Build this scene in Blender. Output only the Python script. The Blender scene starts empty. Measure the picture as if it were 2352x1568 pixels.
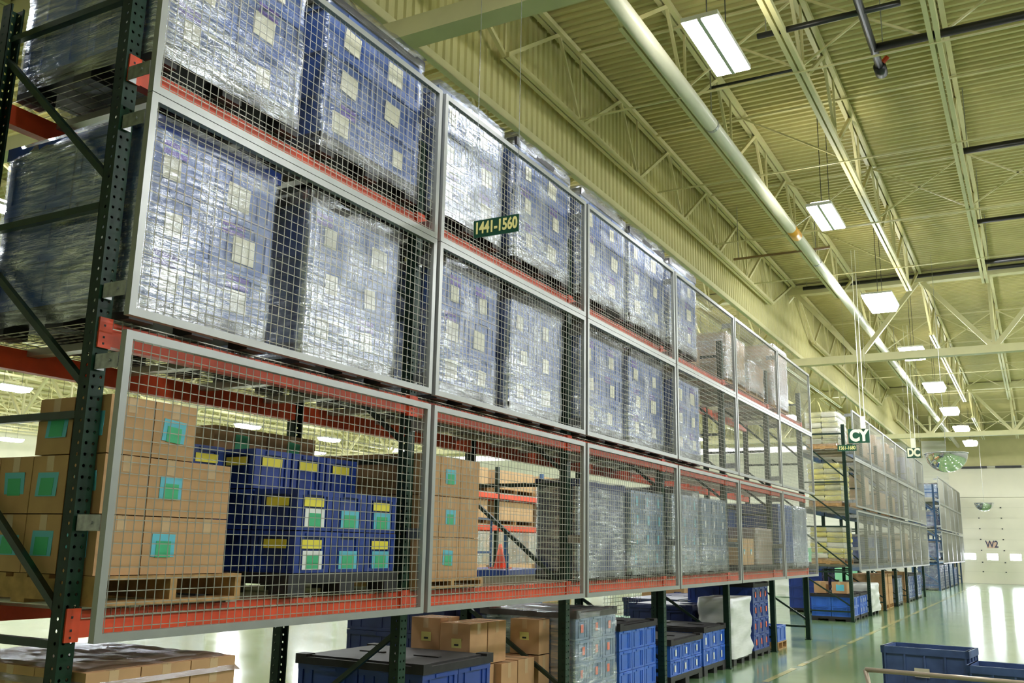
import bpy, math, random
from mathutils import Vector, Matrix, noise
random.seed(7)
sc = bpy.context.scene
# ---------------------------------------------------------------- camera
CAM = Vector((3.5217, -2.7776, 1.545))
def basis(yaw, pitch, roll):
    cy, sy, cp, sp = math.cos(yaw), math.sin(yaw), math.cos(pitch), math.sin(pitch)
    f = Vector((-sy*cp, cy*cp, sp)); r0 = Vector((cy, sy, 0)); u0 = r0.cross(f)
    cr, sr = math.cos(roll), math.sin(roll)
    return r0*cr+u0*sr, u0*cr-r0*sr, f
R_, U_, F_ = basis(0.5054, 0.2120, 0.0195)
cam = bpy.data.cameras.new('camera'); camo = bpy.data.objects.new('camera', cam)
sc.collection.objects.link(camo); sc.camera = camo
M = Matrix((R_, U_, -F_)).transposed().to_4x4(); M.translation = CAM
camo.matrix_world = M
cam.sensor_width = 36; cam.lens = 36*2166.74/2352; cam.clip_end = 300; cam.clip_start = 0.05
# ---------------------------------------------------------------- world, exposure
w = bpy.data.worlds.new('world'); sc.world = w; w.use_nodes = True
w.node_tree.nodes['Background'].inputs[0].default_value = (.75, .85, 1, 1)
w.node_tree.nodes['Background'].inputs[1].default_value = .05
sc.view_settings.view_transform = 'Standard'; sc.view_settings.look = 'None'
sc.view_settings.exposure = 1.78; sc.view_settings.gamma = 1; sc.view_settings.use_curve_mapping = False
LAMP_DOWN, LAMP_UP, DAY = 27.0, 6.0, 26.0
cy = sc.cycles
cy.max_bounces = 7; cy.diffuse_bounces = 3; cy.glossy_bounces = 3; cy.transmission_bounces = 2
cy.transparent_max_bounces = 24; cy.sample_clamp_indirect = 12; cy.use_denoising = True
cy.use_light_tree = True; cy.caustics_reflective = False; cy.caustics_refractive = False
col = sc.collection
# ---------------------------------------------------------------- materials
def mat(name, c, rough=.5, metal=0, spec=.5, nz=0, nscale=8, bump=0, bscale=30, c2=None):
    m = bpy.data.materials.new(name); m.use_nodes = True; nt = m.node_tree
    b = nt.nodes['Principled BSDF']
    b.inputs['Base Color'].default_value = (*c, 1); b.inputs['Roughness'].default_value = rough
    b.inputs['Metallic'].default_value = metal; b.inputs['Specular IOR Level'].default_value = spec
    tc = nt.nodes.new('ShaderNodeTexCoord')
    if nz or c2:
        n = nt.nodes.new('ShaderNodeTexNoise'); n.inputs['Scale'].default_value = nscale; n.inputs['Detail'].default_value = 3
        nt.links.new(tc.outputs['Object'], n.inputs['Vector'])
        r = nt.nodes.new('ShaderNodeMix'); r.data_type = 'RGBA'
        d = c2 or tuple(max(0, x*(1-nz)) for x in c)
        r.inputs[6].default_value = (*c, 1); r.inputs[7].default_value = (*d, 1)
        rp = nt.nodes.new('ShaderNodeMapRange'); rp.inputs[1].default_value = .35; rp.inputs[2].default_value = .65
        nt.links.new(n.outputs['Fac'], rp.inputs[0]); nt.links.new(rp.outputs[0], r.inputs[0])
        nt.links.new(r.outputs[2], b.inputs['Base Color'])
    if bump:
        n2 = nt.nodes.new('ShaderNodeTexNoise'); n2.inputs['Scale'].default_value = bscale
        nt.links.new(tc.outputs['Object'], n2.inputs['Vector'])
        bp = nt.nodes.new('ShaderNodeBump'); bp.inputs['Strength'].default_value = bump; bp.inputs['Distance'].default_value = .01
        nt.links.new(n2.outputs['Fac'], bp.inputs['Height']); nt.links.new(bp.outputs[0], b.inputs['Normal'])
    return m
def emis(name, c, s):
    m = bpy.data.materials.new(name); m.use_nodes = True; nt = m.node_tree
    nt.nodes.remove(nt.nodes['Principled BSDF']); e = nt.nodes.new('ShaderNodeEmission')
    e.inputs[0].default_value = (*c, 1); e.inputs[1].default_value = s
    nt.links.new(e.outputs[0], nt.nodes['Material Output'].inputs[0]); return m
def hole_mat(name, c, axis):
    m = mat(name, c, .42, .0, .3, .35, 14); nt = m.node_tree; b = nt.nodes['Principled BSDF']
    tc = nt.nodes.new('ShaderNodeTexCoord'); sp = nt.nodes.new('ShaderNodeSeparateXYZ')
    nt.links.new(tc.outputs['Object'], sp.inputs[0])
    def mth(op, a, v=None):
        n = nt.nodes.new('ShaderNodeMath'); n.operation = op
        nt.links.new(a, n.inputs[0])
        if v is not None:
            if isinstance(v, (int, float)): n.inputs[1].default_value = v
            else: nt.links.new(v, n.inputs[1])
        return n.outputs[0]
    z = mth('MULTIPLY', mth('SUBTRACT', mth('FRACT', mth('DIVIDE', sp.outputs[2], .0508)), .5), .0508)
    if axis == 'y': a = mth('SUBTRACT', mth('ABSOLUTE', sp.outputs[1]), .019)
    else: a = mth('SUBTRACT', sp.outputs[0], .012)
    d = mth('SQRT', mth('ADD', mth('MULTIPLY', z, z), mth('MULTIPLY', a, a)))
    h = mth('LESS_THAN', d, .0078)
    t = nt.nodes.new('ShaderNodeBsdfTransparent'); mx = nt.nodes.new('ShaderNodeMixShader')
    nt.links.new(h, mx.inputs[0]); nt.links.new(b.outputs[0], mx.inputs[1]); nt.links.new(t.outputs[0], mx.inputs[2])
    nt.links.new(mx.outputs[0], nt.nodes['Material Output'].inputs[0]); return m
def film_mat(name, lo, hi, tint=(.9, .92, .95), rough=.09, white=.3):
    m = bpy.data.materials.new(name); m.use_nodes = True; nt = m.node_tree; L = nt.links.new
    nt.nodes.remove(nt.nodes['Principled BSDF'])
    tc = nt.nodes.new('ShaderNodeTexCoord')
    def nz(sc3, rot, scale, det, rg=.55, dist=0):
        mp = nt.nodes.new('ShaderNodeMapping'); mp.inputs['Scale'].default_value = sc3; mp.inputs['Rotation'].default_value = rot
        L(tc.outputs['Object'], mp.inputs[0]); n = nt.nodes.new('ShaderNodeTexNoise')
        n.inputs['Scale'].default_value = scale; n.inputs['Detail'].default_value = det; n.inputs['Roughness'].default_value = rg; n.inputs['Distortion'].default_value = dist
        L(mp.outputs[0], n.inputs['Vector']); return n.outputs['Fac']
    def mr(v, a, b, c, d):
        n = nt.nodes.new('ShaderNodeMapRange')
        for i, q in zip((1, 2, 3, 4), (a, b, c, d)): n.inputs[i].default_value = q
        L(v, n.inputs[0]); return n.outputs[0]
    def mt(op, a, b):
        n = nt.nodes.new('ShaderNodeMath'); n.operation = op; L(a, n.inputs[0])
        if isinstance(b, (int, float)): n.inputs[1].default_value = b
        else: L(b, n.inputs[1])
        return n.outputs[0]
    streak = nz((1.0, 1.0, 9), (.16, .12, 0), 4.5, 4, .65, .4)      # long near-horizontal creases
    crink = nz((2.2, 2.2, 4.5), (-.2, .15, 0), 9, 3, .6)            # small crinkles
    patch = nz((1, 1, .8), (0, 0, 0), 2.1, 2)                        # broad highlight patches, painted in as whiter, denser film
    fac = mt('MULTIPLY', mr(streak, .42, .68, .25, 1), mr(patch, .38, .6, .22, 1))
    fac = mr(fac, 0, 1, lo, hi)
    hgt = mt('ADD', mt('MULTIPLY', streak, 1.3), mt('MULTIPLY', crink, .55))
    bp = nt.nodes.new('ShaderNodeBump'); bp.inputs['Strength'].default_value = 1; bp.inputs['Distance'].default_value = .0055
    L(hgt, bp.inputs['Height'])
    g = nt.nodes.new('ShaderNodeMixShader'); g.inputs[0].default_value = .5
    for i_, r_ in enumerate((rough, .27)):
        g_ = nt.nodes.new('ShaderNodeBsdfGlossy'); g_.inputs['Roughness'].default_value = r_; g_.inputs[0].default_value = (.9, .94, 1, 1)
        L(bp.outputs[0], g_.inputs['Normal']); L(g_.outputs[0], g.inputs[1+i_])
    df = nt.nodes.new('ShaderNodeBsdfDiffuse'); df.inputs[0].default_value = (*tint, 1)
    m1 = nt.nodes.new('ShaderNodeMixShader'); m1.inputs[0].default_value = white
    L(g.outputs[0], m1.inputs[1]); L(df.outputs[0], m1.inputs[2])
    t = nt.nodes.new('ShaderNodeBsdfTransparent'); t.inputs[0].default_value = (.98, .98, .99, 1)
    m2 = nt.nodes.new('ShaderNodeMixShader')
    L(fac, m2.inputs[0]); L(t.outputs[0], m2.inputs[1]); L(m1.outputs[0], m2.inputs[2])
    L(m2.outputs[0], nt.nodes['Material Output'].inputs[0]); return m
def floor_mat():
    m = mat('floor_coating', (.12, .22, .095), .16, 0, .6, 0, .6, 0, 30, (.19, .27, .13))
    nt = m.node_tree; b = nt.nodes['Principled BSDF']
    tc = nt.nodes.new('ShaderNodeTexCoord')
    n = nt.nodes.new('ShaderNodeTexNoise'); n.inputs['Scale'].default_value = 1.3; n.inputs['Detail'].default_value = 4
    nt.links.new(tc.outputs['Object'], n.inputs['Vector'])
    r = nt.nodes.new('ShaderNodeMapRange'); r.inputs[3].default_value = .07; r.inputs[4].default_value = .2
    nt.links.new(n.outputs['Fac'], r.inputs[0]); nt.links.new(r.outputs[0], b.inputs['Roughness'])
    return m
def siding_mat():
    m = mat('white_siding', (.80, .78, .66), .6); nt = m.node_tree; b = nt.nodes['Principled BSDF']
    tc = nt.nodes.new('ShaderNodeTexCoord'); wv = nt.nodes.new('ShaderNodeTexWave'); wv.bands_direction = 'Z'; wv.inputs['Scale'].default_value = 1.2
    nt.links.new(tc.outputs['Object'], wv.inputs['Vector'])
    bp = nt.nodes.new('ShaderNodeBump'); bp.inputs['Strength'].default_value = .5; bp.inputs['Distance'].default_value = .03
    nt.links.new(wv.outputs['Fac'], bp.inputs['Height']); nt.links.new(bp.outputs[0], b.inputs['Normal']); return m
K = {}
K['floor'] = floor_mat(); K['siding'] = siding_mat()
K['deck'] = mat('roof_deck_paint', (.56, .505, .23), .55, 0, .4, .08, 3)
K['steel'] = mat('cream_steel_paint', (.68, .63, .35), .45, 0, .5, .08, 3)
K['curtain'] = mat('curtain_paint', (.60, .55, .26), .5, 0, .5, .06, 3)
K['wall'] = mat('wall_paint', (.76, .73, .56), .7, 0, .3, .06, 1)
K['door'] = mat('door_panel', (.88, .83, .66), .5, 0, .4, .05, 1)
K['pipe'] = mat('white_pipe_jacket', (.82, .80, .66), .25, 0, .6, .05, 3)
K['pband'] = mat('orange_pipe_label', (.85, .42, .05), .4)
K['black'] = mat('black_pipe', (.012, .012, .014), .4)
K['dark'] = mat('dark_paint', (.02, .02, .022), .6)  # dark parts and print, also painted shade in holes and openings
K['red'] = mat('red_valve', (.7, .06, .02), .4)
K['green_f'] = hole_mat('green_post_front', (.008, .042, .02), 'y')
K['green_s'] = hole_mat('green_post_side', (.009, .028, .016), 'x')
K['green'] = mat('green_brace', (.01, .03, .018), .35, 0, .5, .4, 12)
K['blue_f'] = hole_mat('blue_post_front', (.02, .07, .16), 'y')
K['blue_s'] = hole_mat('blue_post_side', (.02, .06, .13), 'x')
K['bluebeam'] = mat('blue_beam', (.025, .09, .22), .4, 0, .5, .3, 12)
K['beam'] = mat('red_orange_beam', (.88, .095, .03), .42, 0, .5, .18, 9)
K['galv'] = mat('galvanised_bracket', (.42, .43, .42), .35, .75, .5, .35, 25)
K['frame'] = mat('grey_panel_frame', (.35, .355, .33), .32, .35, .5, .08, 6)
K['wire'] = mat('mesh_wire', (.32, .31, .25), .5, .2)
K['deckw'] = mat('shelf_wire', (.50, .48, .40), .35, .7)
K['tote'] = mat('slate_blue_tote', (.03, .095, .36), .35, 0, .5, .2, 5)
K['tote2'] = mat('deep_blue_tote', (.018, .055, .30), .32, 0, .5, .25, 5)
K['tote3'] = mat('bright_blue_tote', (.04, .15, .62), .32, 0, .5, .2, 5)
K['totew'] = mat('worn_blue_tote', (.07, .12, .28), .5, 0, .4, .3, 9)
K['toteg'] = mat('grey_blue_tote', (.16, .24, .36), .4, 0, .5, .2, 5)
K['navy'] = mat('navy_load', (.022, .034, .13), .4, 0, .5, .3, 5)
K['lid'] = mat('charcoal_plastic_lid', (.035, .032, .032), .6, 0, .25, .3, 8)
K['greycap'] = mat('grey_pallet_cap', (.11, .10, .095), .45, 0, .5, .3, 8)
K['plastic'] = mat('black_plastic_pallet', (.022, .02, .02), .5, 0, .5, .3, 8)
K['wood'] = mat('pallet_wood', (.52, .30, .12), .7, 0, .3, .35, 14)
K['card'] = mat('cardboard', (.57, .335, .165), .75, 0, .25, .12, 6)
K['card2'] = mat('pale_cardboard', (.64, .42, .22), .75, 0, .25, .12, 6)
K['tape'] = mat('brown_tape', (.26, .16, .07), .25)
K['ctape'] = mat('clear_tape', (.62, .42, .24), .15)
K['cream'] = mat('cream_label', (.72, .68, .50), .6)
K['violet'] = mat('violet_decal', (.06, .015, .34), .5)
K['teal'] = mat('teal_label', (.12, .50, .62), .5)
K['lgreen'] = mat('green_label', (.05, .45, .20), .5)
K['ylabel'] = mat('yellow_label', (.85, .72, .06), .5)
K['ynote'] = mat('pale_yellow_note', (.72, .66, .22), .6)
K['orange'] = mat('orange_label', (.9, .16, .07), .5)
K['white'] = mat('white_paper', (.82, .82, .78), .6)
K['yell'] = mat('yellow_sacks', (.84, .74, .16), .5, 0, .5, .25, 9)
K['yell2'] = mat('pale_yellow_sacks', (.80, .75, .36), .45, 0, .5, .3, 9)
K['yline'] = mat('yellow_floor_line', (.50, .42, .14), .2, 0, .5, 0, 1.1, 0, 30, (.22, .27, .12))
K['yguard'] = mat('yellow_guard', (.85, .48, .02), .5)
K['sign'] = mat('dark_green_sign', (.004, .06, .028), .45)
K['signtxt'] = mat('pale_yellow_lettering', (.88, .78, .30), .5)
K['signtxt2'] = mat('cream_lettering', (.88, .84, .62), .5)
K['w2'] = mat('grey_blue_lettering', (.07, .07, .12), .5)
K['w2b'] = mat('faded_pink_backing', (.75, .52, .38), .6)
K['mirror'] = mat('mirror_dome', (.9, .9, .9), .03, 1)
K['lampbody'] = mat('white_lamp_body', (.8, .8, .76), .4)
K['cart'] = mat('tan_cart_tube', (.50, .40, .30), .3, .3)
K['mgreen'] = mat('mint_machine', (.22, .52, .30), .5)
K['lamp'] = emis('lamp_lens', (.93, .97, 1.0), LAMP_DOWN)
K['lampup'] = emis('lamp_uplight', (1.0, .95, .78), LAMP_UP)
K['day'] = emis('daylight_pane', (.80, .88, 1.0), DAY)
K['day2'] = emis('clerestory_pane', (1.0, .99, .92), .55)
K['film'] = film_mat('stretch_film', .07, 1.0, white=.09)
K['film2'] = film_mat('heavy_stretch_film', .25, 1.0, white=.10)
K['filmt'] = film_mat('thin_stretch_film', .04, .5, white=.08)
K['bulk'] = film_mat('white_wrap', .9, 1.0, (.78, .78, .72), .3, .75)
K['brownfilm'] = film_mat('brown_tinted_film', .75, .98, (.40, .29, .2), .22, .7)
# ---------------------------------------------------------------- mesh builder
class MB:
    def __init__(s): s.v, s.f, s.m = [], [], []
    def quad(s, p, mi=0):
        n = len(s.v); s.v += [tuple(q) for q in p]; s.f.append(tuple(range(n, n+len(p)))); s.m.append(mi)
    def box(s, x0, x1, y0, y1, z0, z1, mi=0):
        n = len(s.v)
        s.v += [(x, y, z) for z in (z0, z1) for y in (y0, y1) for x in (x0, x1)]
        for f in ((0, 2, 3, 1), (4, 5, 7, 6), (0, 1, 5, 4), (2, 6, 7, 3), (0, 4, 6, 2), (1, 3, 7, 5)):
            s.f.append(tuple(n+i for i in f)); s.m.append(mi)
        return s
    def tube(s, a, b, r, n=6, mi=0, caps=True, r2=None, sq=False):
        a, b = Vector(a), Vector(b); d = (b-a)
        if d.length < 1e-6: return s
        d.normalize(); h = Vector((0, 0, 1)) if abs(d.z) < .9 else Vector((1, 0, 0))
        p = d.cross(h).normalized(); q = d.cross(p); k = len(s.v); r2 = r if r2 is None else r2
        for c, rr in ((a, r), (b, r2)):
            for i in range(n):
                t = 2*math.pi*(i+.5)/n
                s.v.append(tuple(c+(p*math.cos(t)+q*math.sin(t))*rr))
        for i in range(n):
            j = (i+1) % n; s.f.append((k+i, k+j, k+n+j, k+n+i)); s.m.append(mi)
        if caps:
            s.f.append(tuple(k+i for i in reversed(range(n)))); s.f.append(tuple(k+n+i for i in range(n))); s.m += [mi, mi]
        return s
    def bar(s, a, b, w, mi=0): return s.tube(a, b, w*.7071, 4, mi)
    def path(s, pts, r, n=8, mi=0):
        for a, b in zip(pts, pts[1:]): s.tube(a, b, r, n, mi)
        return s
    def mesh(s, name, mats, smooth=False):
        me = bpy.data.meshes.new(name); me.from_pydata(s.v, [], s.f)
        for m in (mats if isinstance(mats, (list, tuple)) else [mats]): me.materials.append(m)
        me.polygons.foreach_set('material_index', s.m)
        if smooth: me.polygons.foreach_set('use_smooth', [True]*len(s.f))
        me.update(); return me
def obj(name, me, parent=None, loc=(0, 0, 0), rz=0):
    o = bpy.data.objects.new(name, me); col.objects.link(o); o.location = loc; o.rotation_euler = (0, 0, rz)
    if parent: o.parent = parent
    return o
def tag(o, label, cat, group=None, kind=None):
    o['label'] = label; o['category'] = cat
    if group: o['group'] = group
    if kind: o['kind'] = kind
    return o
def thing(name, label, cat, loc=(0, 0, 0), rz=0, group=None):
    return tag(obj(name, None, None, loc, rz), label, cat, group)
def struct(name, me, label=None, loc=(0, 0, 0)):
    o = obj(name, me, None, loc); o['kind'] = 'structure'
    if label: o['label'] = label; o['category'] = name.split('_')[0]
    return o
_c = {}
def cached(key, fn):
    if key not in _c: _c[key] = fn()
    return _c[key]
def boxmesh(name, dx, dy, dz, m, base=True):
    k = ('bx', name, round(dx, 4), round(dy, 4), round(dz, 4), m.name)
    return cached(k, lambda: MB().box(-dx/2, dx/2, -dy/2, dy/2, 0 if base else -dz/2, dz if base else dz/2).mesh(name, m))
ORD = ['first', 'second', 'third', 'fourth', 'fifth', 'sixth', 'seventh', 'eighth', 'ninth', 'tenth', 'eleventh']
# ---------------------------------------------------------------- shell
XL, XR, YB, YF, ZD = -50.0, 15.0, -9.0, 54.6, 8.5
struct('floor', MB().box(XL, XR, YB, YF, -.2, 0).mesh('floor', K['floor']), 'glossy green coated concrete warehouse floor')
def deck():
    b = MB(); p = .1524; n = int((YF-YB)/p); d = .045
    for i in range(n):
        y = YB+i*p
        pr = [(y, ZD), (y+.05, ZD), (y+.065, ZD+d), (y+p-.015, ZD+d), (y+p, ZD)]
        for (a, za), (c, zc) in zip(pr, pr[1:]):
            b.quad([(XL, a, za), (XL, c, zc), (XR, c, zc), (XR, a, za)])
    b.box(XL, XR, YB, YF, ZD+.1, ZD+.3)
    return b.mesh('ceiling', K['deck'])
struct('ceiling', deck(), 'cream painted corrugated metal roof deck')
WN, WX0, WX1 = 3, -.62, 3.06
b = MB()                                                # back wall with an opening band for the clerestory
b.box(XL, WX0-.02, YF, YF+.2, 0, 7.25).box(XL, WX0-.02, YF, YF+.2, 7.6, ZD+.1).box(-7.6, WX0-.02, YF, YF+.2, 7.25, 7.6)
b.box(WX0-.02, XR, YF, YF+.2, 4.5, ZD+.1).box(WX1+.02, XR, YF, YF+.2, 0, 4.5)
b.box(XL+.1, XR-.1, YF-.03, YF-.001, 7.65, ZD-.02, 1).box(WX0-.02, XR-.1, YF-.03, YF-.001, 6.2, 7.64, 1)
struct('wall_back', b.mesh('wall_back', [K['siding'], K['curtain']]), 'pale metal clad far end wall')
struct('wall_left', MB().box(XL-.2, XL, YB, YF, 0, ZD+.1).mesh('wall_left', K['wall']), 'pale left side wall beyond the racks')
struct('wall_right', MB().box(XR, XR+.2, YB, YF, 0, ZD+.1).mesh('wall_right', mat('grey_wall', (.3, .3, .27), .7)), 'grey right side wall')  # unseen wall, coloured dark to dim the film's reflections
struct('wall_front', MB().box(XL, XR, YB-.2, YB, 0, ZD+.1).mesh('wall_front', K['wall']), 'pale wall behind the camera')
o = struct('window_1', MB().box(XL, -7.6, YF+.05, YF+.1, 7.25, 7.6).mesh('window_1', K['day2']), 'bright clerestory strip high on the far wall')
# header panel above the door and the door itself
struct('trim_1', MB().box(-.6, 7.2, YF-.12, YF, 4.52, 6.05).mesh('trim_1', K['door']), 'cream header panel over the loading door W2')
def text(s, size, m, name='lettering', ext=.004, bold=.0, sx=1.0):
    cu = bpy.data.curves.new('t', 'FONT'); cu.body = s; cu.size = size; cu.extrude = ext; cu.offset = bold
    cu.align_x = 'CENTER'; cu.align_y = 'CENTER'; cu.resolution_u = 4
    to = bpy.data.objects.new('t', cu); col.objects.link(to); dg = bpy.context.evaluated_depsgraph_get(); dg.update()
    me = bpy.data.meshes.new_from_object(to.evaluated_get(dg)); bpy.data.objects.remove(to); bpy.data.curves.remove(cu)
    me.transform(Matrix.Rotation(math.pi/2, 4, 'X') @ Matrix.Scale(sx, 4, (1, 0, 0)))
    me.materials.clear(); me.materials.append(m); me.name = name
    return me
dr = struct('door_1', None, 'large cream sectional loading door W2 at the far end', (0, YF, 0))
wz, wh = 1.40, .16
b = MB()
zs = [0, .62, 1.11, 1.73, 2.3, 2.86, 3.42, 3.97, 4.5]
wx = [.16, 1.22, 2.31]
for z0, z1 in zip(zs, zs[1:]):
    if z0 == 1.11:
        xs = [WX0]+[x+s*.26 for x in wx for s in (-1, 1)]+[WX1]
        b.box(WX0, WX1, -.06, 0, z0+.006, wz-wh).box(WX0, WX1, -.06, 0, wz+wh, z1-.006)
        for i in range(0, len(xs), 2): b.box(xs[i], xs[i+1], -.06, 0, wz-wh, wz+wh)
    else: b.box(WX0, WX1, -.06, 0, z0+.006, z1-.006)
    b.box(WX0, WX1, -.045, 0, z1-.006, z1+.006, 1)
obj('door_panel', b.mesh('door_panel', [K['door'], K['wall']]), dr)
for x in wx: obj('window_pane', boxmesh('window_pane', .52, .02, .32, K['day'], False), dr, (x, -.03, wz))
for x in (.72, 1.80):
    for z in zs[1:-1]: obj('hinge', boxmesh('hinge', .07, .03, .05, K['dark'], False), dr, (x, -.07, z))
obj('door_track', MB().box(WX0-.08, WX0, -.1, 0, 0, 4.5).mesh('door_track', K['galv']), dr)
obj('lettering', text('W2', .5, K['w2'], bold=.01, sx=.8), dr, (1.24, -.075, 2.04))
obj('lettering_backing', boxmesh('lettering_backing', .5, .012, .34, K['w2b'], False), dr, (1.24, -.066, 2.02))
for i, x in enumerate((.7, 2.35)):
    tag(obj('dock_bumper', boxmesh('dock_bumper', 1.25, .12, .11, K['black'], False), None, (x, YF-.2, 6.12)), ['left', 'right'][i]+' black rail piece above the loading door header', 'rail')
tag(obj('column_guard', MB().box(-.17, .17, -.1, .1, 0, 1.1).mesh('column_guard', K['yguard']), None, (-.85, 53.6, 0)), 'yellow column guard beside the loading door', 'guard')
# roof steel ------------------------------------------------------------------
JT, JB = ZD-.02, 7.34
def joist_meshes(L, first):
    t = MB()
    for s in (-1, 1): t.box(s*.012, s*.075, 0, L, JT-.085, JT-.01) if s > 0 else t.box(-.075, -.012, 0, L, JT-.085, JT-.01)
    e0, e1 = 2.2, L-2.5
    bt = MB(); bt.box(-.065, -.012, e0, e1, JB, JB+.07).box(.012, .065, e0, e1, JB, JB+.07)
    w = MB(); y = e0; nodes = []
    while y < e1+.2: nodes.append(y); y += (e1-e0)/6
    z0, z1 = JB+.03, JT-.05
    for k, y in enumerate(nodes):
        w.bar((0, y, z0), (0, y, z1), .03)
        if k < len(nodes)-1: w.bar((0, y, z0), (0, y+1.5, z1), .05).bar((0, y+1.5, z1), (0, nodes[k+1], z0), .04)
    w.bar((0, .1, z1), (0, e0, z0), .05).bar((0, e1, z0), (0, L-.1, z1), .05)
    return t.mesh('top_chord', K['steel']), bt.mesh('bottom_chord', K['steel']), w.mesh('web', K['steel'])
JX = 1.55; JO = -1.71
bays = [(-8.9, 3.85, 'behind the first girder'), (4.15, 22.15, 'in the nearest roof bay'), (22.45, 40.25, 'in the middle roof bay'), (40.55, 54.5, 'in the far roof bay')]
names = {0: 'running above the hanging corrugated curtain', 1: 'hidden by the white pipe', 2: 'first to the right of the white pipe', 3: 'second to the right of the white pipe', 4: 'third to the right of the white pipe'}
for bi, (y0, y1, bn) in enumerate(bays):
    ms = joist_meshes(y1-y0, y0)
    for k in range(-30, 9):
        if bi == 0 and not (-12 <= k <= 1): continue
        if k in names: lb, g = f'cream roof joist {names[k]}, {bn}', 'roof joists over the aisle'
        elif k > 4: lb, g = f'cream roof joist at the far right of the hall, {bn}', 'roof joists on the right '+bn
        else: lb, g = f'cream roof joist beyond the corrugated curtain, {bn}', 'roof joists on the left '+bn
        t = thing('roof_joist', lb, 'roof joist', (JO+k*JX, y0, 0), 0, g)
        for n_, m_ in zip(('top_chord', 'bottom_chord', 'web'), ms): obj(n_, m_, t)
for gi, gy in enumerate((4.0, 22.3, 40.4)):
    t = thing('roof_girder', 'cream truss girder crossing the hall, '+ORD[gi]+' from the camera', 'girder', (0, gy, 0), 0, 'roof girders')
    obj('top_chord', MB().box(XL, XR, -.13, .13, ZD-.3, ZD-.04).mesh('top_chord', K['steel']), t)
    obj('bottom_chord', MB().box(XL, XR, -.12, .12, 6.28, 6.47).mesh('bottom_chord', K['steel']), t)
    w = MB(); x = JO+JX-30*JX
    while x < XR-2:
        w.bar((x-JX, 0, ZD-.2), (x, 0, 6.4), .11).bar((x, 0, 6.4), (x+JX, 0, ZD-.2), .11).bar((x, 0, 6.4), (x, 0, ZD-.2), .07); x += 2*JX
    obj('web', w.mesh('web', K['steel']), t)
# hanging corrugated curtain
b = MB(); p = .1524; n = int((YF-YB-.3)/p)
for i in range(n):
    y = YB+.1+i*p; pr = [(y, 0), (y+.06, 0), (y+.08, -.024), (y+p-.02, -.024), (y+p, 0)]
    for (a, xa), (c, xc) in zip(pr, pr[1:]): b.quad([(xa, a, 6.74), (xc, c, 6.74), (xc, c, ZD), (xa, a, ZD)])
t = thing('draft_curtain', 'cream corrugated metal curtain hanging from the roof above the racks', 'curtain', (-1.86, 0, 0))
obj('corrugated_sheet', b.mesh('corrugated_sheet', K['curtain']), t)
obj('edge_angle', MB().box(.01, .02, YB+.1, YF-.2, 6.70, 6.80).box(-.06, .02, YB+.1, YF-.2, 6.695, 6.705).mesh('edge_angle', K['steel']), t)
# bridging across the joists
for i, y in enumerate((8.3, 11.4, 14.5, 17.6, 26.8, 31.0, 35.4, 44.5, 49.0)):
    t = thing('joist_bridging', f'thin cream bridging rods crossing under the joists, {ORD[i]} line from the camera', 'bridging', (0, y, 0), 0, 'bridging lines')
    obj('rod', MB().bar((-1.6, 0, JB+.0), (14, 0, JB+.0), .022).bar((-1.6, 0, JT-.12), (14, 0, JT-.12), .03).mesh('rod', K['steel']), t)
    xx = MB()
    if i % 2 == 0:
        for k in (1, 2, 3, 4): xx.bar((JO+k*JX, 0, JB+.05), (JO+(k+1)*JX, 0, JT-.1), .026).bar((JO+k*JX, 0, JT-.1), (JO+(k+1)*JX, 0, JB+.05), .026)
    else: xx.bar((JO+JX, 0, JT-.1), (JO+2*JX, 0, JB+.05), .026)
    obj('cross_brace', xx.mesh('cross_brace', K['steel']), t)
# white pipe with orange label
t = thing('insulated_pipe', 'long white round pipe running under the roof along the aisle', 'pipe', (.06, 0, 7.2))
obj('jacket', MB().tube((0, YB+.2, 0), (0, 53.5, 0), .095, 18).mesh('jacket', K['pipe'], True), t)
obj('pipe_label', MB().tube((0, 13.75, 0), (0, 14.25, 0), .0965, 18).mesh('pipe_label', K['pband'], True), t)
for y in (9, 16, 21.0, 28, 34, 40): obj('hanger', MB().bar((0, y, .09), (0, y, 1.28), .015).tube((0, y-.03, 0), (0, y+.03, 0), .102, 18).mesh('hanger', K['galv']), t)
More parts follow.
